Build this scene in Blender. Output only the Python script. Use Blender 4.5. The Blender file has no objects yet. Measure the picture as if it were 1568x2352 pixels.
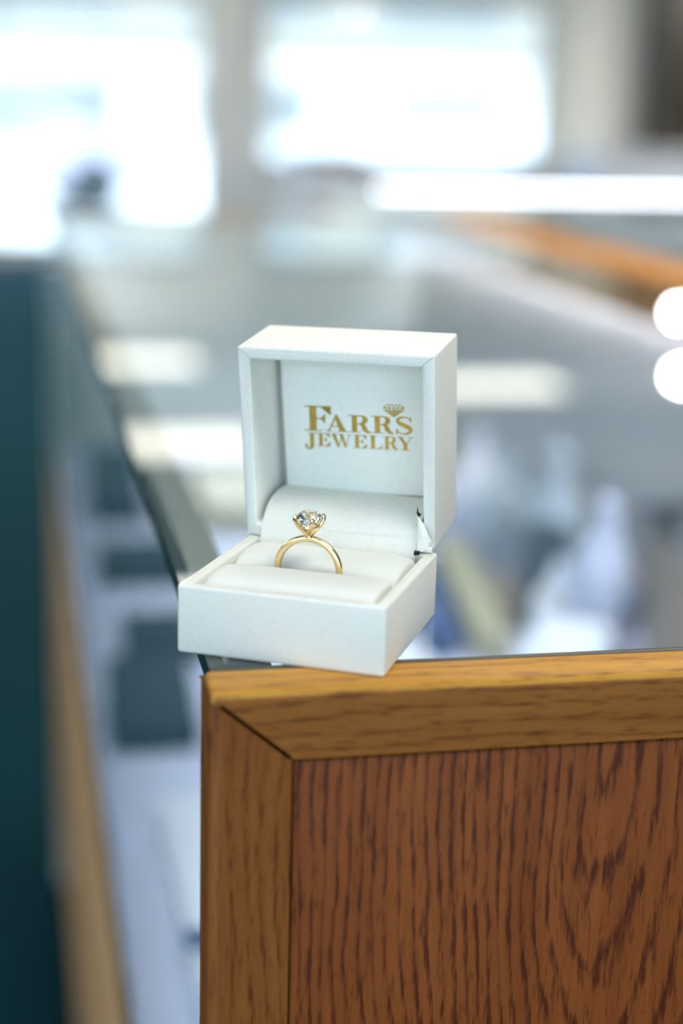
import bpy, bmesh, math, random
from mathutils import Vector, Matrix
random.seed(7)
S = 0.01                      # everything below is written in centimetres
TOP = 100.0                   # height of the glass counter top above the floor
scn = bpy.context.scene
C = bpy.context.collection
PI = math.pi

# ------------------------------------------------------------------ camera
cam = bpy.data.cameras.new('camera'); camo = bpy.data.objects.new('camera', cam); C.objects.link(camo)
cam.sensor_fit = 'VERTICAL'; cam.sensor_height = 36.0; cam.lens = 3631.29/2352*36
M = Matrix(((0.9797422369, 0.0247654033, -0.1987254990), (-0.1987172620, 0.2432668376, -0.9493854304), (0.0248314106, 0.9696431924, 0.2432601088)))
camo.matrix_world = Matrix.Translation((-4.588*S, -35.992*S, (TOP+13.678)*S)) @ M.to_4x4()
cam.clip_start = 0.01; cam.clip_end = 500
cam.dof.use_dof = True; cam.dof.focus_distance = 0.431; cam.dof.aperture_fstop = 4.2
scn.camera = camo

# ------------------------------------------------------------------ world, sun, exposure
w = bpy.data.worlds.new('world'); scn.world = w; w.use_nodes = True
bg = w.node_tree.nodes['Background']; bg.inputs[0].default_value = (0.60, 0.78, 1.0, 1); bg.inputs[1].default_value = 2.9
sun = bpy.data.lights.new('sun', 'SUN'); sun.energy = 2.6; sun.angle = math.radians(2); sun.color = (1, 0.96, 0.9)
suno = bpy.data.objects.new('sun', sun); C.objects.link(suno); suno.rotation_euler = (math.radians(33), 0, math.radians(12))
suno.location = (0, -20, 30)
vs = scn.view_settings; vs.view_transform = 'Standard'; vs.look = 'None'; vs.exposure = 0.75; vs.gamma = 1.0; vs.use_curve_mapping = False
cy = scn.cycles
cy.max_bounces = 10; cy.transparent_max_bounces = 16; cy.diffuse_bounces = 5; cy.glossy_bounces = 5; cy.transmission_bounces = 8
cy.caustics_reflective = False; cy.caustics_refractive = False; cy.sample_clamp_indirect = 6.0

# ------------------------------------------------------------------ helpers
def mat(name, col=(.8, .8, .8), rough=.5, metal=0, spec=.5, emit=None, es=1.0, coat=0):
    m = bpy.data.materials.new(name); m.use_nodes = True
    b = m.node_tree.nodes['Principled BSDF']
    b.inputs['Base Color'].default_value = (*col, 1); b.inputs['Roughness'].default_value = rough
    b.inputs['Metallic'].default_value = metal; b.inputs['Specular IOR Level'].default_value = spec
    b.inputs['Coat Weight'].default_value = coat; b.inputs['Coat Roughness'].default_value = .12
    if emit:
        b.inputs['Emission Color'].default_value = (*emit, 1); b.inputs['Emission Strength'].default_value = es
    return m
class NT:
    def __init__(s, m): s.t = m.node_tree; s.b = s.t.nodes['Principled BSDF']
    def n(s, typ, **kw):
        x = s.t.nodes.new(typ)
        for k, v in kw.items(): setattr(x, k, v)
        return x
    def l(s, a, b): s.t.links.new(a, b)
    def coord(s, scale=(1, 1, 1), loc=(0, 0, 0)):
        tc = s.n('ShaderNodeTexCoord'); mp = s.n('ShaderNodeMapping')
        mp.inputs['Scale'].default_value = scale; mp.inputs['Location'].default_value = loc
        s.l(tc.outputs['Object'], mp.inputs[0]); return mp.outputs[0]
    def noise(s, vec, scale=1, detail=2, rough=.5, dist=0):
        x = s.n('ShaderNodeTexNoise'); x.inputs['Scale'].default_value = scale; x.inputs['Detail'].default_value = detail
        x.inputs['Roughness'].default_value = rough; x.inputs['Distortion'].default_value = dist; s.l(vec, x.inputs['Vector']); return x.outputs['Fac']
    def ramp(s, fac, stops, interp='LINEAR'):
        r = s.n('ShaderNodeValToRGB'); r.color_ramp.interpolation = interp; e = r.color_ramp.elements
        while len(e) < len(stops): e.new(.5)
        for x, (p, c) in zip(e, stops): x.position = p; x.color = (*c, 1) if len(c) == 3 else c
        s.l(fac, r.inputs[0]); return r.outputs[0]
    def math(s, op, a, b=None, c=None):
        x = s.n('ShaderNodeMath', operation=op)
        for i, v in enumerate((a, b, c)):
            if v is None: continue
            if isinstance(v, (int, float)): x.inputs[i].default_value = v
            else: s.l(v, x.inputs[i])
        return x.outputs[0]
    def mix(s, fac, a, b, mode='MIX'):
        x = s.n('ShaderNodeMix', data_type='RGBA', blend_type=mode)
        for sock, v in ((x.inputs[0], fac), (x.inputs[6], a), (x.inputs[7], b)):
            if isinstance(v, (int, float)): sock.default_value = v
            elif isinstance(v, tuple): sock.default_value = (*v, 1)
            else: s.l(v, sock)
        return x.outputs[2]
    def bump(s, h, strength=.3, dist=.0002):
        x = s.n('ShaderNodeBump'); x.inputs['Strength'].default_value = strength; x.inputs['Distance'].default_value = dist
        s.l(h, x.inputs['Height']); s.l(x.outputs[0], s.b.inputs['Normal'])

def grain(name, col, dark, bump=.5, scale=2100, rough=.55):
    """pebbled leatherette"""
    m = mat(name, col, rough, spec=.35); t = NT(m); v = t.coord((1, 1, 1))
    vo = t.n('ShaderNodeTexVoronoi', feature='F1'); vo.inputs['Scale'].default_value = scale; t.l(v, vo.inputs['Vector'])
    n1 = t.noise(t.coord((.75, .75, 1.25)), scale*.8, 1.5, .5, .5)
    h = t.math('MULTIPLY', t.math('SUBTRACT', 1.0, vo.outputs['Distance']), n1)
    t.bump(h, bump, .00022)
    t.l(t.mix(t.ramp(n1, [(.32, (1, 1, 1)), (.43, (0, 0, 0))]), col, dark), t.b.inputs['Base Color'])
    return m
def oak(name, along, light, mid, dark, arch=False, rough=.38, off=(0, 0, 0), pore=.85):
    """stained red oak: growth rings stippled with short dark pores; along = grain axis"""
    m = mat(name, mid, rough, spec=.12); t = NT(m)
    a = 'xyz'.index(along); c = 0 if a else 2
    def sv(across, al): q = [across]*3; q[a] = al; return t.coord(tuple(q), off)
    tc = t.n('ShaderNodeTexCoord'); sp = t.n('ShaderNodeSeparateXYZ'); t.l(tc.outputs['Object'], sp.inputs[0])
    if arch:
        wob = t.math('SUBTRACT', t.noise(t.coord((22, 22, 12)), 1, 1, .5), .5)
        dx = t.math('ADD', t.math('SUBTRACT', sp.outputs[0], arch[0]), t.math('MULTIPLY', wob, .012))
        dx = t.math('ADD', t.math('MULTIPLY', t.math('MAXIMUM', dx, 0.0), .55), t.math('MINIMUM', dx, 0.0))
        dz = t.math('MULTIPLY', t.math('SUBTRACT', sp.outputs[2], arch[1]), arch[2])
        rr = t.math('SQRT', t.math('ADD', t.math('MULTIPLY', dx, dx), t.math('MULTIPLY', dz, dz)))
        f = arch[3]
    else:
        rr = t.math('ADD', sp.outputs[c], t.math('MULTIPLY', sp.outputs[1 if a != 1 else 2], .6)); f = 260
        rr = t.math('ADD', rr, t.math('MULTIPLY', t.noise(sv(25, 9), 1, 1), .02))
    rr = t.math('ADD', rr, t.math('MULTIPLY', t.noise(sv(170, 30), 1, 2, .6), .0022))
    fr = t.math('FRACT', t.math('MULTIPLY', rr, f))
    band = t.ramp(fr, [(0, (1, 1, 1)), (.38, (0, 0, 0)), (.82, (0, 0, 0)), (1, (1, 1, 1))])
    pn = t.noise(sv(900, 105), 1, 3, .6, .15)
    pv = t.math('ADD', t.math('MULTIPLY', pn, .8), t.math('MULTIPLY', band, arch[4] if arch else .11))
    pores = t.ramp(pv, [(.44, (0, 0, 0)), (.60, (1, 1, 1))])
    fine = t.noise(sv(2600, 120), 1, 2, .6)
    broad = t.noise(sv(110, 9), 1, 3, .55, .3)
    col = t.ramp(broad, [(.3, mid), (.7, light)])
    col = t.mix(t.math('MULTIPLY', band, .16), col, dark)
    col = t.mix(t.math('MULTIPLY', pores, pore), col, dark)
    col = t.mix(t.math('MULTIPLY', t.math('SUBTRACT', fine, .3), .45), col, dark)
    t.l(col, t.b.inputs['Base Color'])
    t.bump(t.math('SUBTRACT', 1.0, pores), .2, .00015)
    return m
def glass(name, tint, ior=1.62):
    """window/case glass: straight-through tinted transmission plus Fresnel reflection on the outward faces"""
    m = bpy.data.materials.new(name); m.use_nodes = True; t = m.node_tree; t.nodes.clear()
    o = t.nodes.new('ShaderNodeOutputMaterial'); mx = t.nodes.new('ShaderNodeMixShader')
    tr = t.nodes.new('ShaderNodeBsdfTransparent'); tr.inputs[0].default_value = (*tint, 1)
    gl = t.nodes.new('ShaderNodeBsdfGlossy'); gl.inputs['Roughness'].default_value = 0.0; gl.inputs[0].default_value = (.97, 1, .99, 1)
    fr = t.nodes.new('ShaderNodeFresnel'); fr.inputs[0].default_value = ior
    ge = t.nodes.new('ShaderNodeNewGeometry')
    k = t.nodes.new('ShaderNodeMath'); k.operation = 'SUBTRACT'; k.inputs[0].default_value = 1
    t.links.new(ge.outputs['Backfacing'], k.inputs[1])
    k2 = t.nodes.new('ShaderNodeMath'); k2.operation = 'MULTIPLY'; t.links.new(k.outputs[0], k2.inputs[0]); t.links.new(fr.outputs[0], k2.inputs[1])
    t.links.new(k2.outputs[0], mx.inputs[0]); t.links.new(tr.outputs[0], mx.inputs[1]); t.links.new(gl.outputs[0], mx.inputs[2])
    t.links.new(mx.outputs[0], o.inputs[0]); return m

def bx(bm, x0, x1, y0, y1, z0, z1):
    vs = [bm.verts.new((x*S, y*S, z*S)) for x in (x0, x1) for y in (y0, y1) for z in (z0, z1)]
    for f in ((0, 1, 3, 2), (4, 6, 7, 5), (0, 4, 5, 1), (2, 3, 7, 6), (0, 2, 6, 4), (1, 5, 7, 3)):
        bm.faces.new([vs[i] for i in f])
    return vs
def prism(bm, pts, axis, a0, a1):
    """extrude a 2D outline along axis; pts are the two other coordinates in xyz order"""
    def P(p, a):
        q = list(p); q.insert(axis, a); return bm.verts.new([c*S for c in q])
    A = [P(p, a0) for p in pts]; B = [P(p, a1) for p in pts]; n = len(pts)
    bm.faces.new(A); bm.faces.new(B[::-1])
    for i in range(n): bm.faces.new([A[i], B[i], B[(i+1) % n], A[(i+1) % n]][::-1])
def lathe(bm, prof, n=24, cx=0, cy=0):
    rings = []
    for r, z in prof:
        if r < 1e-6: rings.append([bm.verts.new((cx*S, cy*S, z*S))])
        else: rings.append([bm.verts.new(((cx+r*math.cos(2*PI*k/n))*S, (cy+r*math.sin(2*PI*k/n))*S, z*S)) for k in range(n)])
    for a, b in zip(rings, rings[1:]):
        for k in range(n):
            k2 = (k+1) % n
            if len(a) == 1 and len(b) == 1: continue
            if len(a) == 1: bm.faces.new((a[0], b[k2], b[k]))
            elif len(b) == 1: bm.faces.new((a[k], a[k2], b[0]))
            else: bm.faces.new((a[k], a[k2], b[k2], b[k]))
def tube(bm, pts, rad, n=10, closed=False):
    pts = [Vector(p) for p in pts]; rings = []
    N = len(pts)
    for i, p in enumerate(pts):
        d = (pts[(i+1) % N] - pts[i-1]) if closed else (pts[min(i+1, N-1)] - pts[max(i-1, 0)])
        d.normalize(); u = d.cross(Vector((0.13, 0.97, 0.21)));
        if u.length < 1e-3: u = d.cross(Vector((1, 0, 0)))
        u.normalize(); v = d.cross(u)
        r = rad[i] if isinstance(rad, (list, tuple)) else rad
        rings.append([bm.verts.new((p + (u*math.cos(2*PI*k/n) + v*math.sin(2*PI*k/n))*r)*S) for k in range(n)])
    for i in range(N if closed else N-1):
        a, b = rings[i], rings[(i+1) % N]
        for k in range(n): bm.faces.new((a[k], a[(k+1) % n], b[(k+1) % n], b[k]))
    if not closed: bm.faces.new(rings[0][::-1]); bm.faces.new(rings[-1])
def bev(bm, w, seg=2, sel=None):
    e = [x for x in bm.edges if (sel is None or sel(x))]
    bmesh.ops.bevel(bm, geom=e, offset=w*S, segments=seg, profile=.5, affect='EDGES', clamp_overlap=True)
def obj(name, bm, m, parent=None, smooth=False, normals=True, mats=None):
    if normals: bmesh.ops.recalc_face_normals(bm, faces=bm.faces)
    me = bpy.data.meshes.new(name); bm.to_mesh(me); bm.free()
    for x in (mats or [m]): me.materials.append(x)
    if smooth:
        for p in me.polygons: p.use_smooth = True
        if smooth != 'all': me.set_sharp_from_angle(angle=math.radians(smooth if smooth is not True else 40))
    o = bpy.data.objects.new(name, me); C.objects.link(o)
    if parent: o.parent = parent
    return o
def box(name, x0, x1, y0, y1, z0, z1, m, parent=None, b=0, seg=2):
    bm = bmesh.new(); bx(bm, x0, x1, y0, y1, z0, z1)
    if b: bev(bm, b, seg)
    return obj(name, bm, m, parent, smooth=bool(b))
def tag(o, label, cat, group=None):
    o['label'] = label; o['category'] = cat
    if group: o['group'] = group
    return o
def thing(name, label, cat, loc, rz=0, group=None):
    o = bpy.data.objects.new(name, None); C.objects.link(o); o.empty_display_size = .02
    o.location = [c*S for c in loc]; o.rotation_euler = (0, 0, math.radians(rz)); return tag(o, label, cat, group)
def struct(o): o['kind'] = 'structure'; return o
def copy_tree(o, parent=None):
    c = o.copy(); C.objects.link(c); c.parent = parent
    for ch in list(o.children): copy_tree(ch, c)
    return c

# ------------------------------------------------------------------ materials
m_leather = grain('white_leatherette', (.85, .845, .775), (.765, .78, .735))
m_satin = mat('white_satin', (.87, .87, .82), .6, spec=.3)
m_gap = mat('black_gap', (.01, .008, .008), .7)
m_foil = mat('gold_foil', (.60, .38, .055), .35, metal=.6)
t_ = NT(m_foil); t_.l(t_.mix(t_.noise(t_.coord((900, 900, 260)), 1, 2), (.40, .24, .03), (.80, .54, .12)), t_.b.inputs['Base Color'])
m_gold = mat('yellow_gold', (1.0, .76, .40), .17, metal=1)
m_panel = oak('oak_panel', 'z', (.245, .068, .012), (.18, .045, .007), (.048, .008, .0018), arch=(.100, -.012, .125, 300, .18))
m_railx = oak('oak_rail', 'x', (.32, .125, .028), (.25, .09, .018), (.105, .030, .007), rough=.36)
m_stile = oak('oak_stile', 'z', (.27, .095, .022), (.21, .068, .015), (.08, .02, .005), rough=.36)
m_lit_oak = oak('oak_lit_top', 'x', (.66, .34, .06), (.56, .26, .04), (.18, .06, .012), rough=.36, pore=.7)  # rail oak with overhead light put into its colour
m_ledge = oak('oak_ledge', 'y', (.72, .33, .07), (.58, .24, .045), (.30, .10, .02), rough=.6)
m_basewood = oak('oak_base', 'y', (.66, .42, .22), (.55, .33, .16), (.30, .17, .08), rough=.5)
m_glass = glass('case_glass', (.93, .97, .96))
m_glassedge = mat('glass_edge', (.008, .035, .040), .5, spec=.1)
m_groove = mat('dark_groove', (.035, .012, .005), .6)
m_deck = mat('pale_deck_lining', (.60, .62, .77), .85)
m_dark = mat('dark_kick', (.02, .03, .035), .7)
m_cream = mat('cream_leatherette', (.80, .74, .60), .6)
m_white = mat('white_display', (.72, .73, .80), .5)
m_slate = mat('slate_velvet', (.035, .06, .075), .9)
m_navy = mat('navy_velvet', (.06, .10, .22), .85)
m_khaki = mat('khaki_linen', (.36, .33, .22), .8)
m_black = mat('black_acrylic', (.012, .02, .024), .25)
m_taupe = mat('taupe_suede', (.25, .20, .16), .9)
m_steelm = mat('satin_steel', (.6, .62, .64), .3, metal=1)
m_led = mat('led_white', (.9, .9, 1), .4, emit=(.70, .77, 1), es=66)
m_led3 = mat('led_back', (.9, .9, 1), .4, emit=(.76, .83, 1), es=44)
m_led2 = mat('led_chip', (.9, .9, 1), .4, emit=(.90, .91, 1), es=13)

# ------------------------------------------------------------------ room shell (metres are easier here: numbers /100)
YB, YF, XL, XR, HC = -380, 1200, -520, 900, 270
m_floor = mat('teal_carpet', (.03, .085, .10), .9, spec=.04)
t_ = NT(m_floor); cn = t_.noise(t_.coord((140, 140, 140)), 1, 3, .7)
t_.l(t_.mix(cn, (.001, .016, .024), (.008, .060, .078)), t_.b.inputs['Base Color']); t_.bump(cn, .5, .004)
m_wall = mat('greige_wall', (.82, .80, .75), .8)
m_ceil = mat('ceiling_white', (.80, .80, .78), .9)
m_frame = mat('window_frame_grey', (.30, .31, .31), .45)
m_winglass = glass('window_glass', (.92, .97, .98), 1.5)
struct(box('floor', XL, XR, YB, YF, -5, 0, m_floor))
struct(box('ceiling', XL, XR, YB, YF, HC, HC+15, m_ceil))
struct(box('wall_left', XL-20, XL, YB, YF, 0, HC, m_wall))
struct(box('wall_right', XR, XR+20, YB, YF, 0, HC, m_wall))
def wall_with_windows(name, y0, y1, spans, zss, zh):
    bm = bmesh.new(); x = XL
    for (a, b), zs in zip(spans, zss):
        bx(bm, x, a, y0, y1, 0, HC); bx(bm, a, b, y0, y1, 0, zs); bx(bm, a, b, y0, y1, zh, HC); x = b
    bx(bm, x, XR, y0, y1, 0, HC)
    return struct(obj(name, bm, m_wall))
wins = [(-330, 143), (184, 412), (560, 850)]
wall_with_windows('wall_far', YF, YF+22, wins, (10, 76, 76), 202)
def window(n, a, b, y, zs, zh, mull):
    bm = bmesh.new(); t = 5
    for (p, q, r, s_) in ((a, a+t, zs, zh), (b-t, b, zs, zh), (a+t, b-t, zs, zs+t), (a+t, b-t, zh-t, zh)): bx(bm, p, q, y, y+6, r, s_)
    o = struct(obj('window_%d' % n, bm, m_frame))
    xs = [a+t] + list(mull) + [b-t]
    for i, (p, q) in enumerate(zip(xs, xs[1:])):
        box('pane', p+(1.5 if i else 0), q-1.5, y+2.4, y+3.4, zs+t, zh-t, m_winglass, o)
        if i: box('mullion', p-1.5, p+1.5, y, y+6, zs+t, zh-t, m_frame, o)
    box('sill', a-3, b+3, y-12, y, zs-4, zs, m_wall, o, b=.6)
    return o
window(1, -330, 143, YF+4, 10, 202, (-170, -14))
window(2, 184, 412, YF+4, 76, 202, ())
window(3, 560, 850, YF+4, 76, 202, (700,))
bspans = [(-490, -150), (-120, 120)]
wall_with_windows('wall_back', YB-22, YB, bspans, (22, 22), 252)
for i, (a, b) in enumerate(bspans): window(4+i, a, b, YB-14, 22, 252, ((a+b)/2,))
struct(box('trim_1', 424, 484, YF-9, YF, 0, HC, mat('cream_pilaster', (.88, .87, .80), .7), b=.5))
struct(box('trim_2', 143, 184, YF-12, YF, 0, HC, mat('grey_pilaster', (.84, .81, .77), .8), b=.5))
struct(box('baseboard_far', XL, XR, YF-1.5, YF, 0, 10, m_white))

# ------------------------------------------------------------------ outside the windows
m_pave = mat('sunlit_concrete', (.80, .77, .72), .9)
m_stucco = mat('white_stucco', (.68, .63, .58), .9)
m_teal = mat('pale_aqua_cladding', (.29, .268, .232), .8)
m_shop = mat('shop_window_grey', (.17, .18, .18), .6)
g = struct(box('ground', -6000, 6000, -6000, 9000, -20, -6, m_pave))
bl = thing('shop_building', 'white and pale aqua building across the street seen through windows', 'building', (300, 4600, -6))
box('lower_storey', -3200, 3200, 0, 900, 0, 245, m_stucco, bl)
box('upper_storey', -3200, 3200, 20, 900, 245, 900, m_teal, bl)
box('cornice', -3205, 3205, -40, 20, 240, 262, m_stucco, bl)
for i in range(10):
    o = box('window', -2600+i*560, -2250+i*560, -4, 0, 60, 205, m_shop, bl); box('frame', -2600+i*560, -2250+i*560, -7, -4, 128, 134, m_stucco, o)
    o = box('window', -2600+i*560, -2250+i*560, 14, 20, 380, 560, m_shop, bl); box('frame', -2600+i*560, -2250+i*560, 10, 14, 466, 474, m_stucco, o)
def car(x, y, rz, col, label):
    c = thing('parked_car', label, 'car', (x, y, -6), rz, 'cars parked outside the windows')
    mb = mat('car_paint', col, .2, coat=.8); mg = mat('car_glass', (.22, .22, .27), .3)
    bm = bmesh.new(); prism(bm, [(-225, 28), (225, 28), (228, 70), (205, 88), (110, 96), (70, 140), (-90, 144), (-170, 100), (-226, 92)], 1, -85, 85); bev(bm, 9, 3); obj('body', bm, mb, c, smooth=True)
    for s in (-1, 1):
        bm = bmesh.new(); prism(bm, [(98, 98), (66, 134), (-86, 137), (-150, 102)], 1, s*84, s*86); obj('side_window', bm, mg, c)
        for q in (-140, 140):
            bm = bmesh.new(); lathe(bm, [(0, -10), (30, -10), (33, -6), (33, 6), (30, 10), (0, 10)], 20)
            bmesh.ops.rotate(bm, verts=bm.verts, matrix=Matrix.Rotation(PI/2, 3, 'X')); o = obj('wheel', bm, m_dark, c, smooth=True); o.location = (q*S, s*80*S, .33)
    bm = bmesh.new(); prism(bm, [(108, 98), (71, 138), (69, 138), (105, 97)], 1, -72, 72); obj('windscreen', bm, mg, c)
    return c
car(-60, 1950, 8, (.42, .40, .52), 'pale lavender car parked outside the left window')
car(640, 2500, -172, (.80, .80, .82), 'white car parked outside the right window')

# ------------------------------------------------------------------ ceiling lights
m_diff = mat('light_diffuser', (.9, .9, .85), .5, emit=(1, .975, .92), es=8.0)
m_diff2 = mat('light_diffuser_warm', (.9, .9, .85), .5, emit=(1, .93, .78), es=2.3)
m_tro = mat('light_frame', (.8, .8, .8), .4)
def troffer(x, y, label, md):
    o = thing('ceiling_light', label, 'ceiling light', (x, y, HC), 0, 'rectangular ceiling light panels')
    bm = bmesh.new()
    for a in ((-63, -60, -33, 33), (60, 63, -33, 33), (-60, 60, -33, -30), (-60, 60, 30, 33)): bx(bm, *a, -4, 0)
    obj('frame', bm, m_tro, o); box('diffuser', -60, 60, -30, 30, -3, -1.5, md, o)
n_l = {0: 'near the window wall', 1: 'in the second row from the windows', 2: 'in the third row from the windows', 3: 'in the row above the counter', 4: 'in the row behind the counter'}
for j, y in enumerate((1130, 832, 520, 150, -70)):
    for i, x in enumerate((-330, 75, 400, 780)):
        if j > 2 and i > 1: continue
        xx = x - (10 if i == 1 and j < 2 else 0) + (-92 if (j == 0 and i == 2) else 0) + (140 if (j == 1 and i == 2) else 0)
        troffer(xx, y-(120 if (j == 0 and i == 2) else 0), 'rectangular ceiling light panel %s, %s' % (n_l[j], ('far left', 'left of centre', 'right of centre', 'far right')[i]), m_diff2 if j < 2 else m_diff)
m_fill = mat('fill_light_diffuser', (.9, .9, .85), .5, emit=(1, .965, .90), es=15)  # added fill panels, out of view, to brighten far wall and pilasters
for x, y, lb in ((-150, 640, 'left of the aisle, third from the windows'), (-150, 980, 'left of the aisle, close to the tall left window'), (560, 640, 'right of the aisle, third from the windows'), (560, 980, 'right of the aisle, close to the dark cabinet')):
    troffer(x, y, 'added fill light panel ' + lb, m_fill)
m_bulb = mat('bulb', (1, 1, 1), .3, emit=(1, .97, .93), es=70)
def pendant(x, y, z, label):
    o = thing('pendant_lamp', label, 'lamp', (x, y, HC), 0, 'small pendant lamps')
    bm = bmesh.new(); lathe(bm, [(0, 0), (5, 0), (5, -2), (0, -2.5)], 20); obj('canopy', bm, m_steelm, o, smooth=True)
    bm = bmesh.new(); tube(bm, [(0, 0, -2), (0, 0, -HC+z+6)], .3, 8); obj('cord', bm, m_dark, o)
    bm = bmesh.new(); lathe(bm, [(0, z-HC+8), (2, z-HC+8), (2.2, z-HC+4), (0, z-HC+4)], 16); obj('socket', bm, m_steelm, o, smooth=True)
    bm = bmesh.new(); lathe(bm, [(3.6*math.sin(PI*k/12), z-HC+3.6*math.cos(PI*k/12)) for k in range(13)], 20); obj('bulb', bm, m_bulb, o, smooth='all')
pendant(351, 766, 220, 'small pendant bulb whose reflection is the lower white disc')
pendant(470, 1046, 220, 'small pendant bulb whose reflection is the upper white disc')

# ------------------------------------------------------------------ the showcase (origin: outer front corner of its glass top)
case = thing('display_case', 'glass-topped jewelry display case with oak framed end panel under the ring box', 'display case', (0, 0, TOP))
YE, XW, XE = 186, 52, 62
bm = bmesh.new(); prism(bm, [(-.2, -.14), (XE, -.14), (XE-2, -1.8), (1.8, -1.8)], 1, 0, 1.5)
bev(bm, .16, 4, lambda e: all(abs(v.co.y) < 1e-6 and abs(v.co.z+.14*S) < 1e-6 for v in e.verts))
bev(bm, .05, 2, lambda e: e.calc_face_angle(0) > .7)
obj('top_rail', bm, m_railx, case, smooth=50)
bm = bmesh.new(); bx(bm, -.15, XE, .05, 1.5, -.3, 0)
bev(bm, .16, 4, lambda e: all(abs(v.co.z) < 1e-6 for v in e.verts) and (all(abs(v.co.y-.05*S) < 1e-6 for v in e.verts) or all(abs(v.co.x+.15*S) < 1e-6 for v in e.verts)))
obj('lit_top_strip', bm, m_lit_oak, case, smooth=50)  # strip added over the rail; its golden tone paints light from above
box('gasket', 0, XW, 1.57, 1.78, -.5, .004, mat('grey_gasket', (.10, .085, .06), .6), case, b=.03)
bm = bmesh.new(); prism(bm, [(-.2, -.14), (1.8, -1.8), (1.8, -98), (-.2, -100)], 1, 0, 1.5)
bev(bm, .3, 4, lambda e: all(abs(v.co.y) < 1e-6 and abs(v.co.x+.2*S) < 1e-6 for v in e.verts))
bev(bm, .05, 2, lambda e: e.calc_face_angle(0) > .7)
obj('stile', bm, m_stile, case, smooth=50)
bm = bmesh.new(); prism(bm, [(XE, 0), (XE-2, -1.8), (XE-2, -98), (XE, -100)], 1, 0, 1.5); bev(bm, .05, 2); obj('stile', bm, m_stile, case, smooth=50)
bm = bmesh.new(); prism(bm, [(-.2, -100), (XE, -100), (XE-2, -98), (1.8, -98)], 1, 0, 1.5); bev(bm, .05, 2); obj('bottom_rail', bm, m_railx, case, smooth=50)
bm = bmesh.new(); bx(bm, 1.9, XE-2.1, .06, 1.4, -97.9, -1.9); bev(bm, .09, 3); obj('end_panel', bm, m_panel, case, smooth=50)
box('groove_backing', 1.6, XE-1.8, .5, 1.5, -98.2, -1.6, m_groove, case)
# glass top and front pane: edge faces carry dark green glass
def pane(name, x0, x1, y0, y1, z0, z1, axis):
    bm = bmesh.new(); bx(bm, x0, x1, y0, y1, z0, z1); bmesh.ops.recalc_face_normals(bm, faces=bm.faces)
    for f in bm.faces: f.material_index = 0 if abs(f.normal[axis]) > .5 else 1
    return obj(name, bm, None, case, mats=[m_glass, m_glassedge])
pane('glass_top', 0, XW, 1.79, YE, -.6, 0, 2)
pane('front_glass', .1, .6, 1.66, YE, -34, -.64, 0)
box('deck', .7, XW, 1.66, YE, -35, -33.2, m_deck, case)
box('back_wall', XW, XW+1.6, 1.66, YE, -33.2, -2, mat('sliding_door_laminate', (.32, .33, .34), .6), case)
box('back_ledge', XW, XE, 1.66, YE, -2, 0, m_ledge, case, b=.15)
box('cabinet_front', 0, 1.8, 1.66, YE, -80, -34, m_basewood, case, b=.1)
box('cabinet_back', XE-1.8, XE, 1.66, YE, -98, -2, m_basewood, case)
box('cabinet_floor', 1.8, XE-1.8, 1.66, YE, -82, -80, m_basewood, case)
box('kick_panel', 9, 10.5, 1.66, YE-5, -100, -82, m_dark, case)
box('far_end_rail', 0, XE, YE, YE+1.6, -2, 0, m_ledge, case, b=.12)
box('far_end_panel', 0, XE, YE, YE+1.6, -100, -2, mat('pale_end_panel', (.55, .56, .52), .6), case)
box('led_strip', XW-1.3, XW-.2, 3, YE-2, -2.4, -2.05, m_led3, case)
box('led_lip', XW-1.9, XW-1.5, 2, YE-1, -3.4, -1.0, m_ledge, case)
box('front_led_strip', .95, 1.75, 4, YE-2, -1.75, -1.55, m_led, case)
box('front_led_housing', .66, 1.9, 3.4, YE-1, -1.5, -.66, m_black, case)
box('front_led_lip', .66, .86, 3.4, YE-1, -2.2, -1.5, m_black, case)
box('led_housing', XW-1.5, XW, 2, YE-1, -2.05, -1.0, m_ledge, case)

# ------------------------------------------------------------------ displays inside the case (stand on the deck)
ZD = TOP-33.2
def easel(x, y, w_, d, h, rz, m, label, group):
    o = thing('display_easel', label, 'display stand', (x, y, ZD), rz, group)
    bm = bmesh.new(); prism(bm, [(-d/2, 0), (d/2, 0), (d/2, h), (-d/2, h*.3)], 0, -w_/2, w_/2); bev(bm, .3, 2); obj('wedge', bm, m, o, smooth=True)
    bm = bmesh.new(); prism(bm, [(-d/2-.4, 0), (-d/2, 0), (-d/2, h*.3+.6), (-d/2-.4, h*.3+.6)], 0, -w_/2, w_/2); obj('front_lip', bm, m, o)
    return o
def tray(x, y, w_, d, h, rz, mo, mi, label, group, slots=4):
    o = thing('jewelry_tray', label, 'tray', (x, y, ZD), rz, group)
    bm = bmesh.new()
    for a in ((-w_/2, w_/2, -d/2, -d/2+.6), (-w_/2, w_/2, d/2-.6, d/2), (-w_/2, -w_/2+.6, -d/2+.6, d/2-.6), (w_/2-.6, w_/2, -d/2+.6, d/2-.6)): bx(bm, *a, 0, h)
    bx(bm, -w_/2+.6, w_/2-.6, -d/2+.6, d/2-.6, 0, .4); obj('rim', bm, mo, o)
    k = (d-1.4)/slots
    for i in range(slots): box('padded_roll', -w_/2+.7, w_/2-.7, -d/2+.7+i*k, -d/2+.7+(i+1)*k-.15, .4, h-.2, mi, o, b=.3)
    return o
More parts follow.
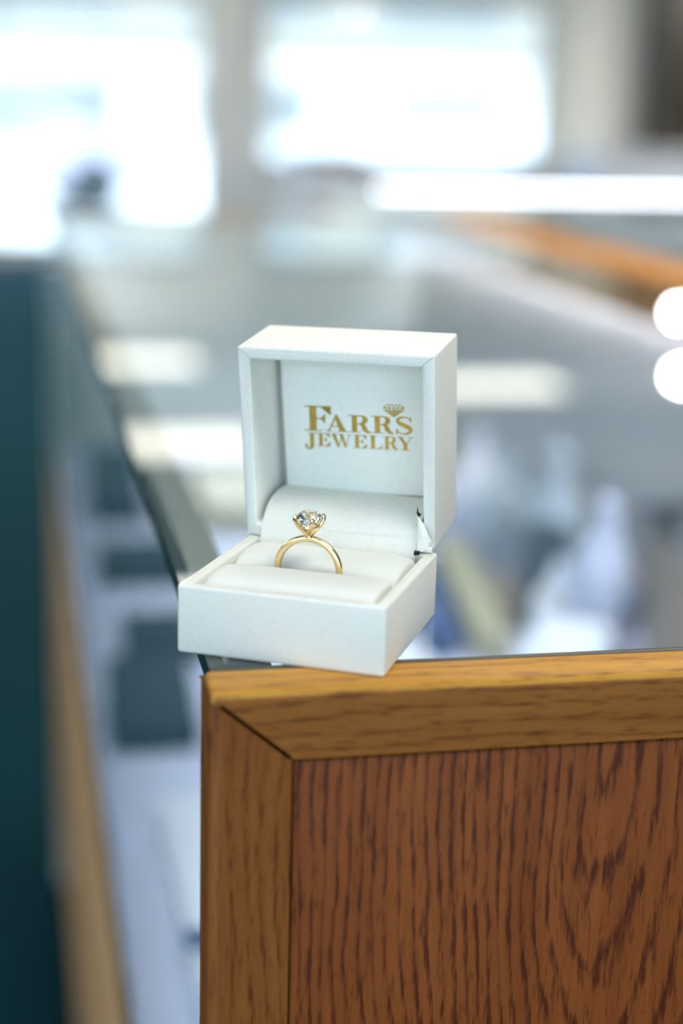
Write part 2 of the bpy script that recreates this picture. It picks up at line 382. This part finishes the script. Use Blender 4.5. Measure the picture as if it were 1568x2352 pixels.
def bust(x, y, h, rz, m, label, group):
    o = thing('necklace_bust', label, 'display bust', (x, y, ZD), rz, group)
    bm = bmesh.new(); lathe(bm, [(0, 0), (h*.36, 0), (h*.36, h*.06), (h*.3, h*.1), (h*.34, h*.3), (h*.36, h*.45), (h*.3, h*.62), (h*.17, h*.74), (h*.12, h*.85), (h*.12, h*.98), (0, h)], 28)
    for v in bm.verts: v.co.y *= .6
    obj('body', bm, m, o, smooth=True)
    bm = bmesh.new(); n = 24
    tube(bm, [(h*.2*math.cos(2*PI*k/n), -h*.16+h*.09*math.sin(2*PI*k/n), h*.6+h*.16*math.sin(2*PI*k/n)) for k in range(n)], .12, 6, True); obj('necklace', bm, m_gold, o, smooth=True)
    return o
def cone(x, y, h, m, label, group):
    o = thing('ring_cone', label, 'ring stand', (x, y, ZD), 0, group)
    bm = bmesh.new(); lathe(bm, [(0, 0), (h*.3, 0), (h*.3, .4), (h*.22, .8), (h*.08, h*.95), (0, h)], 20); obj('body', bm, m, o, smooth=True)
    bm = bmesh.new(); tube(bm, [(h*.165*math.cos(2*PI*k/20), h*.165*math.sin(2*PI*k/20), h*.45) for k in range(20)], .14, 6, True); obj('ring', bm, m_gold, o, smooth=True)
    return o
def post(x, y, h, label):
    o = thing('earring_stand', label, 'display stand', (x, y, ZD), 0, 'dark upright stands')
    bm = bmesh.new(); lathe(bm, [(0, 0), (3, 0), (3, .5), (.5, .9), (0, .9)], 20); obj('base', bm, m_black, o, smooth=True)
    box('post', -.9, .9, -.5, .5, .7, h, m_black, o, b=.15); box('arm', -3, 3, -.4, .4, h, h+.8, m_black, o, b=.15)
    return o
E1 = 'slate display easels along the front glass'
easel(5.0, 80, 6.5, 8, 5, 0, m_slate, 'small dark slate easel nearest the oak end panel behind front glass', E1)
easel(8.5, 98, 9, 4, 3.5, 0, m_slate, 'wide dark slate easel, second from the oak panel', E1)
easel(7.5, 121, 9, 4, 4, 0, m_slate, 'dark slate easel, third from the oak panel', E1)
easel(6.5, 150, 6, 12, 7, 0, m_slate, 'tall dark slate easel farthest along the front glass', E1)
T1 = 'pale padded trays on the case floor'
tray(24, 150, 16, 24, 3, 0, m_khaki, m_cream, 'khaki rimmed tray of cream rolls left of the ring box', T1, 5)
tray(13.5, 165, 3, 50, 2.5, 0, m_black, m_slate, 'narrow dark tray beside the khaki tray', T1, 6)
tray(34, 110, 3.4, 34, 3, -8, m_navy, m_navy, 'narrow navy velvet bracelet tray right of ring box', T1, 4)
tray(38.6, 108, 3.2, 34, 2.6, -8, m_khaki, m_khaki, 'narrow khaki bracelet tray beside the navy tray', T1, 4)
tray(42.0, 106.5, 3, 10, 2.5, -8, m_taupe, m_taupe, 'narrow brown suede tray behind the white domed stand', T1, 3)
tray(22, 92, 14, 16, 2.5, 0, m_white, m_white, 'white padded ring tray under the ring box end', T1, 4)
tray(40, 168.5, 13, 22, 3, 0, m_white, m_cream, 'white rimmed tray at the far end of the case', T1, 5)
bust(44, 97, 7.5, 0, m_white, 'white domed stand just beyond the oak rail at right', 'white busts in the case')
m_grey = mat('grey_linen', (.36, .41, .46), .8)
bust(47.5, 95, 14, 80, m_deck, 'tall lavender necklace bust beside the black post', 'white busts in the case')
bust(46.3, 121.5, 12.5, 20, m_grey, 'round grey linen bust behind the brown suede tray', 'white busts in the case')
bust(47.4, 108.6, 16, 80, m_grey, 'tallest grey linen bust against the back wall', 'white busts in the case')
easel(48.5, 78, 5, 6, 15, 90, m_taupe, 'tall taupe easel at the right edge behind the oak rail', 'dark easels at the back')
easel(41, 86, 7, 5, 5, -35, m_white, 'low white easel just behind the oak rail at right', 'white easels in the case')
bust(48, 137.5, 12, 60, m_white, 'pale column bust right behind the ring box lid', 'white busts in the case')
bust(41.8, 131, 9, -15, m_deck, 'pale grey bust in the middle of the case', 'white busts in the case')
bust(47, 151, 10, 10, m_taupe, 'taupe bust near the back wall of the case', 'white busts in the case')
easel(44.3, 101.2, 4.4, 3, 10, 0, m_slate, 'dark square easel between the lavender bust and grey bust', 'dark easels at the back')
post(48.8, 85.3, 15, 'black upright stand near the right edge behind the oak rail')
post(48.5, 183, 15, 'black upright stand far along the back wall')
tray(50-24, 118, 7, 14, 2.5, 12, m_white, m_white, 'small white tray left of the ring cone', T1, 3)
easel(33, 140, 10, 8, 5, 0, m_white, 'white easel behind the navy tray', 'white easels in the case')
cone(30, 122, 7, m_white, 'white ring cone left of the navy tray', 'white ring cones')
cone(40, 152, 8, m_white, 'white ring cone beside the taupe bust', 'white ring cones')
box_, = [thing('jewelry_pad', 'pale lavender pad lying by the slanted front glass near the panel', 'display pad', (12, 45, ZD))]
box('pad', -8, 8, -20, 20, 0, 1.2, m_white, box_, b=.4); box('strap', -8, 8, -1, 1, 1.2, 1.5, m_navy, box_, b=.1)

# ------------------------------------------------------------------ far cases with LED bars
def led_bar(x0, x1, y, z, label, chip, gap, th, m):
    o = thing('led_light_bar', label, 'light bar', ((x0+x1)/2, y, z)); L = (x1-x0)/2
    bm = bmesh.new(); prism(bm, [(-.9, -th/2-.3), (.9, -th/2-.3), (1.2, th/2+.5), (-.9, th/2+.5)], 0, -L, L); obj('housing', bm, m_steelm, o)
    bm = bmesh.new(); x = -L+.5
    while x < L-.4: bx(bm, x, x+chip, -1.15, -.9, -th/2, th/2); x += gap
    obj('led_chips', bm, m, o)['kind'] = 'stuff'
    return o
fc = thing('far_display_case', 'second display case across the aisle below the white light bar', 'display case', (130, 232, 0))
box('cabinet', -76, 120, 0, 50, 8, 60, m_basewood, fc, b=.3); box('plinth', -72, 116, 4, 46, 0, 8, m_dark, fc)
box('deck', -76, 120, 0, 50, 60, 61, m_deck, fc)
bm = bmesh.new(); bx(bm, -76, 120, 0, 50, 97.4, 98); obj('glass_top', bm, m_glass, fc)
bm = bmesh.new(); bx(bm, -76, 120, 0, .6, 61, 97.4); obj('front_glass', bm, m_glass, fc)
for a, b in ((-76, -74.4), (118.4, 120)): box('end_panel', a, b, .6, 50, 61, 97.4, m_basewood, fc)
led_bar(56, 250, 231, TOP+1.5, 'long dotted white light bar along the far case top', .4, 1.5, .6, m_led2)
wp = thing('display_plinth', 'white plinth standing below the middle window', 'plinth', (218, 1090, 0))
box('body', -24, 24, 0, 48, 6, 86, m_white, wp, b=.5); box('foot', -22, 22, 2, 46, 0, 6, m_dark, wp); box('cap', -26, 26, -2, 50, 86, 90, m_white, wp, b=.5)
bc = thing('back_counter', 'pale blue white counter below the dark cabinet', 'counter', (500, 1120, 0))
box('cabinet', -75, 120, 0, 60, 8, 88, mat('pale_counter', (.60, .64, .72), .5), bc, b=.5); box('plinth', -70, 115, 5, 55, 0, 8, m_dark, bc); box('worktop', -77, 122, -2, 61, 88, 92, m_white, bc, b=.4)
dc = thing('tall_cabinet', 'dark brown tall cabinet standing on the pale counter', 'cabinet', (545, 1145, 92))
m_db = mat('dark_walnut', (.05, .04, .03), .4)
box('carcass', -62, 62, 0, 35, 0, 150, m_db, dc, b=.5)
for a in (-61, .5): d_ = box('door', a, a+60.5, -2, 0, 22, 148, m_db, dc, b=.4); box('handle', a+(55 if a < 0 else 3), a+(57 if a < 0 else 5), -4, -2, 78, 92, m_steelm, d_, b=.2)

# ------------------------------------------------------------------ ring box
BW, BD, BH, LD, TH = 5.6, 5.53, 1.84, 2.71, .48
A = math.radians(-28.1)
rb = thing('ring_box', 'white leatherette ring box standing open on the oak corner of the case', 'ring box', (-.69, 3.11, TOP+.004), -28.1)
def shell(x0, x1, y0, y1, z0, z1, open_face):
    """open-topped box with wall thickness TH; open_face 'z' (up) or 'y' (towards viewer)"""
    bm = bmesh.new(); vs = bx(bm, x0, x1, y0, y1, z0, z1); bm.normal_update()
    bmesh.ops.recalc_face_normals(bm, faces=bm.faces)
    f = [f for f in bm.faces if (f.normal.z > .9 if open_face == 'z' else f.normal.y < -.9)]
    r = bmesh.ops.inset_region(bm, faces=f, thickness=TH*S, depth=0)
    d = Vector((0, 0, -(z1-z0-.3))) if open_face == 'z' else Vector((0, y1-y0-.3, 0))
    e = bmesh.ops.extrude_face_region(bm, geom=f)
    nv = [v for v in e['geom'] if isinstance(v, bmesh.types.BMVert)]
    bmesh.ops.translate(bm, vec=d*S, verts=nv)
    bmesh.ops.delete(bm, geom=f, context='FACES_ONLY')
    bm.normal_update(); bmesh.ops.recalc_face_normals(bm, faces=bm.faces)
    return bm
bm = shell(0, BW, 0, BD, 0, BH, 'z'); bev(bm, .085, 3, lambda e: e.calc_face_angle(0) > .5); obj('base_shell', bm, m_leather, rb, smooth=60)
lid = bpy.data.objects.new('lid', None)
bm = shell(0, BW, 0, LD, 0, BD, 'y'); bev(bm, .075, 3, lambda e: e.calc_face_angle(0) > .5)
# the wrapped corners stand out a little
for v in bm.verts:
    for cx in (0, BW):
        for cyy in (0, LD):
            d = (v.co - Vector((cx*S, cyy*S, BD*S))).length/S
            if d < .5: v.co += Vector(((cx-BW/2)/BW*2, 0, .5))*S*.035*(1-d/.5)
lid = obj('lid', bm, m_leather, rb, smooth=60)
lid.location = (-.023*S, (BD-.23)*S, (BH+.045)*S); lid.rotation_euler = (0.1087, -0.0184, -0.0047)
# logo insert and print (lid local: x right, y into the lid, z up)
bm = bmesh.new(); bx(bm, .57, 5.03, 2.0, 2.3, .75, 4.98); bmesh.ops.rotate(bm, verts=bm.verts, matrix=Matrix.Rotation(-.012, 3, 'Y'), cent=(.57*S, 0, .9*S)); bev(bm, .06, 3)
obj('logo_panel', bm, m_leather, lid, smooth=60)
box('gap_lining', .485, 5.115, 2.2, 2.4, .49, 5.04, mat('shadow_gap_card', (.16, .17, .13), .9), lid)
def LP(px, py):            # measured print position on the insert
    return (1.20+(px-697)*.01304, 2.58+(990-py)*.01325+(px-697)*.00085)
def stroke(pts, wid, n=6):
    """centre line with widths -> list of quads (Catmull-Rom smoothed)"""
    P = []; N = len(pts)
    for i in range(N-1):
        p0, p1, p2, p3 = pts[max(i-1, 0)], pts[i], pts[i+1], pts[min(i+2, N-1)]
        for k in range(n + (1 if i == N-2 else 0)):
            t = k/n
            q = [.5*(2*b+(c-a)*t+(2*a-5*b+4*c-d)*t*t+(3*b-a-3*c+d)*t**3) for a, b, c, d in zip(p0, p1, p2, p3)]
            P.append((q[0], q[1], wid[i]*(1-t)+wid[i+1]*t))
    out = []; L = []; R = []
    for i, (x, y, w_) in enumerate(P):
        a = P[max(i-1, 0)]; b = P[min(i+1, len(P)-1)]; dx, dy = b[0]-a[0], b[1]-a[1]; d = math.hypot(dx, dy) or 1
        L.append((x-dy/d*w_/2, y+dx/d*w_/2)); R.append((x+dy/d*w_/2, y-dx/d*w_/2))
    for i in range(len(P)-1): out.append([L[i], L[i+1], R[i+1], R[i]])
    return out
def rc(a, b, c, d): return [(a, c), (b, c), (b, d), (a, d)]
s_ = .045
G = {
 'F': [rc(.2, .46, 0, 1), rc(.02, .66, 0, s_), rc(.02, .97, 1-s_, 1), [(.62, 1-s_), (.99, 1), (1, .66), (.95, .66), (.86, .86)], rc(.46, .74, .47, .52), [(.6, .5), (.76, .68), (.78, .68), (.78, .31), (.76, .31)]],
 'A': [[(.10, 0), (.17, 0), (.52, .86), (.48, 1)], [(.46, 1), (.54, 1), (.95, 0), (.66, 0), (.44, .78)], rc(.24, .68, .28, .34), rc(0, .30, 0, s_), rc(.56, 1.03, 0, s_)],
 'R': [rc(.16, .40, 0, 1), rc(0, .56, 0, s_), [(0, 1), (.4, 1), (.4, .95), (0, .95)]] + stroke([(.38, .97), (.6, .96), (.73, .86), (.75, .73), (.7, .6), (.56, .52), (.38, .5)], [.05, .08, .2, .24, .2, .08, .05]) + stroke([(.5, .52), (.66, .42), (.74, .2), (.86, .05), (1.02, .04)], [.08, .2, .24, .16, .04]),
 'S': stroke([(.9, .74), (.82, .9), (.55, .98), (.24, .92), (.12, .76), (.28, .6), (.6, .47), (.86, .34), (.88, .17), (.68, .04), (.4, .02), (.17, .12), (.08, .3)], [.03, .07, .06, .14, .2, .24, .26, .24, .2, .12, .06, .07, .03]) + [[(.86, .72), (.95, .72), (.95, 1.03), (.9, .98), (.82, .9)], [(.03, .3), (.12, .3), (.17, .12), (.08, -.02), (.03, -.02)]],
 'E': [rc(.14, .4, 0, 1), rc(0, .95, 0, s_+.01), rc(0, .92, 1-s_-.01, 1), [(.62, .95), (.92, 1), (.95, .7), (.9, .7)], [(.62, .05), (.95, 0), (1, .34), (.95, .34)], rc(.4, .66, .48, .54), [(.55, .51), (.68, .68), (.71, .68), (.71, .34), (.68, .34)]],
 'J': [rc(.46, .78, .05, 1), rc(.28, .98, .95, 1)] + stroke([(.62, .1), (.58, -.1), (.42, -.2), (.22, -.17), (.14, -.02)], [.32, .27, .14, .12, .2]) + stroke([(.06, -.04), (.16, .02), (.27, -.04)], [.12, .26, .12]),
 'W': [[(.06, 1), (.24, 1), (.43, .12), (.37, 0), (.33, 0)], [(.37, 0), (.41, 0), (.60, .9), (.54, .96)], [(.44, 1), (.60, 1), (.78, .12), (.73, 0), (.69, 0)], [(.72, 0), (.76, 0), (.95, .98), (.91, .98)], rc(-.01, .34, .95, 1), rc(.38, .66, .95, 1), rc(.82, 1.02, .95, 1)],
 'L': [rc(.16, .44, 0, 1), rc(0, .6, .95, 1), rc(0, .95, 0, .05), [(.62, .05), (.95, 0), (1, .38), (.95, .38), (.86, .14)]],
 'Y': [[(.06, 1), (.30, 1), (.62, .48), (.62, .36), (.46, .36)], [(.52, .42), (.6, .42), (.92, .98), (.86, .98)], rc(.40, .66, 0, .46), rc(.24, .82, 0, .05), rc(-.02, .42, .95, 1), rc(.7, 1.04, .95, 1)],
}
def letter(ch, x0, x1, yb, h, slope):
    bm = bmesh.new()
    for pg in G[ch]:
        vs = []
        for u, v in pg:
            px = x0+u*(x1-x0); a, b = LP(px, yb+(px-697)*slope-v*h); vs.append(bm.verts.new((a*S, 1.994*S, b*S)))
        try: bm.faces.new(vs)
        except ValueError: pass
    bmesh.ops.triangulate(bm, faces=bm.faces)
    for f in bm.faces:
        f.normal_update()
        if f.normal.y > 0: f.normal_flip()
    obj('letter', bm, m_foil, lid, normals=False)
for ch, x0, x1, h in (('F', 697, 761, 57), ('A', 747, 798, 39), ('R', 800, 852, 39), ('R', 853, 904, 39), ('S', 909, 947, 39)): letter(ch, x0, x1, 988.5, h, .040)
for ch, x0, x1 in (('J', 696, 726), ('E', 727, 758), ('W', 758, 806), ('E', 811, 844), ('L', 847, 879), ('R', 879, 914), ('Y', 912, 948)): letter(ch, x0, x1, 1023.5, 30.5, .047)
bm = bmesh.new()
def tri(*p):
    vs = []
    for u, v in p:
        px = 879+u*53; a, b = LP(px, 930.5+v*29+(u-.5)*2); vs.append(bm.verts.new((a*S, 1.994*S, b*S)))
    f = bm.faces.new(vs); f.normal_update()
    if f.normal.y > 0: f.normal_flip()
for k in range(4):      # crown facets
    a = .2+k*.155; tri((a, 0), (a+.13, 0), (a+.065, .17)); 
for k in range(5): a = .06+k*.18; tri((a, .32), (a+.15, .32), (a+.075, .12))
tri((.0, .30), (.18, .02), (.09, .24)); tri((1, .30), (.82, .02), (.91, .24)); tri((.02, .33), (.98, .33), (.98, .36), (.02, .36))
for a, b in ((.03, .17), (.2, .36), (.39, .61), (.64, .8), (.83, .97)): tri((a, .42), (b, .42), (.5+(b-.5)*.06+.0, .98), (.5+(a-.5)*.06, .98))
obj('diamond_emblem', bm, m_foil, lid, normals=False)
# mitre seams of the wrapped lid
seam = mat('seam_shadow', (.45, .46, .42), .8)
for x0, x1 in ((.02, .48), (BW-.02, BW-.48)):
    bm = bmesh.new(); tube(bm, [(x0, -.002, BD-.03), ((x0*2.2+x1)/3.2, -.002, BD-.12), ((x0+1.8*x1)/2.8, -.002, BD-.27), (x0*.12+x1*.88, -.001, BD-.40)], .008, 6); obj('seam', bm, seam, lid)
# cushion: two satin rolls with a slot for the ring
bm = bmesh.new(); NX, NY = 44, 90; x0, x1, y0, y1 = .485, BW-.485, .485, BD-.50
slot0, slot1 = 2.57, 2.81
def roll(t, p): return max(0, 1-abs(t)**p)**(1/p)
def hz(x, y):
    if y <= slot0: t = (y-y0)/(slot0-y0)*2-1; z = 1.50+.48*roll(t, 2.6)
    elif y >= slot1: t = (y-slot1)/(y1-slot1)*2-1; z = 1.52+.46*roll(t, 2.4)
    else: return .9 + .68*min(1, max(0, (abs(x-2.7)-1.15)/.35))
    u = (x-x0)/(x1-x0)*2-1
    return z-.34*(1-roll(u, 6))
ys = [y0+(slot0-y0)*.5*(1-math.cos(PI*k/30)) for k in range(31)] + [slot0+.01, (slot0+slot1)/2, slot1-.01] + [slot1+(y1-slot1)*.5*(1-math.cos(PI*k/30)) for k in range(31)]
xs = [x0+(x1-x0)*.5*(1-math.cos(PI*k/NX)) for k in range(NX+1)]
gv = [[bm.verts.new((x*S, y*S, hz(x, y)*S)) for x in xs] for y in ys]
for j in range(len(ys)-1):
    for i in range(NX): bm.faces.new((gv[j][i], gv[j][i+1], gv[j+1][i+1], gv[j+1][i]))
for row in (gv[0], gv[-1], [g_[0] for g_ in gv], [g_[-1] for g_ in gv]):
    dn = [bm.verts.new((v.co.x, v.co.y, .35*S)) for v in row]
    for i in range(len(row)-1): bm.faces.new((row[i], row[i+1], dn[i+1], dn[i]))
obj('cushion', bm, m_satin, rb, smooth=70)
# hinge flap: leatherette strip running from the lid down behind the cushion
prof = [(7.20, 2.97), (6.85, 2.97), (6.45, 2.94), (6.05, 2.86), (5.72, 2.72), (5.47, 2.52), (5.30, 2.28), (5.17, 2.0), (5.07, 1.72), (4.99, 1.4)]
def cr(pts, n=5):
    out = []; N = len(pts)
    for i in range(N-1):
        p0, p1, p2, p3 = pts[max(i-1, 0)], pts[i], pts[i+1], pts[min(i+2, N-1)]
        for k in range(n):
            t = k/n; out.append(tuple(.5*(2*b+(c-a)*t+(2*a-5*b+4*c-d)*t*t+(3*b-a-3*c+d)*t**3) for a, b, c, d in zip(p0, p1, p2, p3)))
    return out+[pts[-1]]
pf = cr(prof); bm = bmesh.new(); up = []; lo = []
for i, (y, z) in enumerate(pf):
    a = pf[max(i-1, 0)]; b = pf[min(i+1, len(pf)-1)]; dy, dz = b[0]-a[0], b[1]-a[1]; d = math.hypot(dy, dz); ny, nz = dz/d, -dy/d
    k = i/(len(pf)-1); xa, xb = .50-.04*k, 5.08-.02*k
    up.append([bm.verts.new((x*S, y*S, z*S)) for x in (xa, xb)])
    lo.append([bm.verts.new((x*S, (y-ny*.05)*S, (z-nz*.05)*S)) for x in (xa, xb)])
for i in range(len(pf)-1):
    bm.faces.new((up[i][0], up[i][1], up[i+1][1], up[i+1][0])); bm.faces.new((lo[i][0], lo[i+1][0], lo[i+1][1], lo[i][1]))
    for s in (0, 1): bm.faces.new((up[i][s], up[i+1][s], lo[i+1][s], lo[i][s]))
obj('hinge_flap', bm, m_leather, rb, smooth=50)
# torn hinge paper and the black gaps at the right-hand hinge
bm = bmesh.new()
q = [(5.10, 5.02, 2.95), (5.28, 5.08, 2.72), (5.42, 5.0, 2.45), (5.52, 5.02, 2.28), (5.40, 4.98, 2.10), (5.30, 4.95, 1.98), (5.12, 4.95, 1.93), (5.13, 5.05, 2.4)]
cv = bm.verts.new((5.27*S, 4.97*S, 2.4*S)); qv = [bm.verts.new([c*S for c in p]) for p in q]
for i in range(len(qv)): bm.faces.new((cv, qv[i], qv[(i+1) % len(qv)]))
ex = bmesh.ops.extrude_face_region(bm, geom=list(bm.faces)); bmesh.ops.translate(bm, vec=(0, .04*S, 0), verts=[v for v in ex['geom'] if isinstance(v, bmesh.types.BMVert)])
obj('hinge_paper', bm, m_leather, rb)
box('hinge_cavity', 4.9, 5.15, 5.2, 5.45, 1.30, 1.9, m_gap, rb)
bm = bmesh.new(); prism(bm, [(5.06, 3.02), (5.075, 3.22), (5.11, 3.06), (5.2, 3.0), (5.12, 2.92)], 1, 5.07, 5.10); obj('hinge_gap', bm, m_gap, rb)
bm = bmesh.new(); prism(bm, [(5.06, 1.86), (5.07, 1.98), (5.24, 1.99), (5.15, 1.87)], 1, 4.9, 5.0); obj('hinge_gap', bm, m_gap, rb)
bm = bmesh.new(); tube(bm, [(5.2, 5.3, 1.97), (5.5, 5.3, 1.95)], .09, 8); obj('hinge_fold', bm, m_leather, rb, smooth=True)

# ------------------------------------------------------------------ engagement ring (own thing, standing in the slot)
Bm = Matrix.Translation((-.69*S, 3.11*S, TOP*S)) @ Matrix.Rotation(A, 4, 'Z')
rg = thing('engagement_ring', 'yellow gold solitaire diamond ring standing in the white cushion', 'ring', (0, 0, 0))
rg.matrix_world = Bm @ Matrix.Translation((2.70*S, 2.69*S, .822*S))
bm = bmesh.new(); n = 96; R0 = .872; sec = []
for k in range(16):
    a = 2*PI*k/16; sec.append((.096*math.copysign(abs(math.cos(a))**.75, math.cos(a)), .09*math.copysign(abs(math.sin(a))**.75, math.sin(a))))
rings = []
for i in range(n):
    a = 2*PI*i/n; tp = 1-.22*math.exp(-(((a-PI/2+PI) % (2*PI)-PI)/.35)**2)
    rings.append([bm.verts.new((((R0+r)*math.cos(a))*S, (t*tp)*S, (.968+(R0+r)*math.sin(a))*S)) for r, t in sec])
for i in range(n):
    for k in range(16): bm.faces.new((rings[i][k], rings[i][(k+1) % 16], rings[(i+1) % n][(k+1) % 16], rings[(i+1) % n][k]))
obj('band', bm, m_gold, rg, smooth='all')
ZT = 1.93
bm = bmesh.new(); lathe(bm, [(0, ZT-.06), (.12, ZT-.06), (.095, ZT+.02), (.13, ZT+.09), (.22, ZT+.20), (.29, ZT+.30), (.26, ZT+.31), (.18, ZT+.22), (0, ZT+.12)], 24)
gal = obj('collet', bm, m_gold, rg, smooth=True)
bm = bmesh.new(); tube(bm, [(.265*math.cos(2*PI*k/32), .265*math.sin(2*PI*k/32), ZT+.27) for k in range(32)], .035, 8, True); obj('gallery_rail', bm, m_gold, rg, smooth=True)
for a in (-62, 28, 118, 208):
    a = math.radians(a); bm = bmesh.new()
    tube(bm, [(r*math.cos(a), r*math.sin(a), ZT+z) for r, z in ((.06, .03), (.16, .13), (.28, .25), (.365, .38), (.392, .46), (.385, .53), (.36, .57), (.345, .585))], [.06, .062, .062, .062, .06, .062, .05, .012], 10)
    obj('prong', bm, m_gold, rg, smooth=True)
m_dia = bpy.data.materials.new('diamond'); m_dia.use_nodes = True; t = m_dia.node_tree; t.nodes.clear()
o_ = t.nodes.new('ShaderNodeOutputMaterial'); gl = t.nodes.new('ShaderNodeBsdfGlass'); gl.inputs['IOR'].default_value = 1.75; gl.inputs['Roughness'].default_value = 0; gl.inputs[0].default_value = (.97, .98, 1, 1); t.links.new(gl.outputs[0], o_.inputs[0])
bm = bmesh.new()
def rg_(r, z, n, o=0): return [bm.verts.new((r*S*math.cos(2*PI*(k+o)/n), r*S*math.sin(2*PI*(k+o)/n), (ZT+z)*S)) for k in range(n)]
tb = rg_(.21, .665, 8, .5); st = rg_(.29, .60, 8, 0); gu = rg_(.36, .515, 16, 0); gd = rg_(.36, .495, 16, 0); pv = rg_(.17, .28, 8, .5); cu = bm.verts.new((0, 0, (ZT+.12)*S))
bm.faces.new(tb)
for k in range(8):
    k1 = (k+1) % 8
    bm.faces.new((tb[k-1], st[k], tb[k])); bm.faces.new((st[k], gu[2*k], gu[2*k+1])); bm.faces.new((st[k], gu[2*k-1], gu[2*k])); bm.faces.new((tb[k], st[k], gu[2*k+1], st[k1]))
    bm.faces.new((pv[k], gd[2*k+1], gd[2*k])); bm.faces.new((pv[k], gd[(2*k+2) % 16], gd[2*k+1])); bm.faces.new((pv[k-1], pv[k], gd[2*k])); bm.faces.new((cu, pv[k], pv[k-1]))
for k in range(16): bm.faces.new((gu[k], gd[k], gd[(k+1) % 16], gu[(k+1) % 16]))
obj('diamond', bm, m_dia, rg)
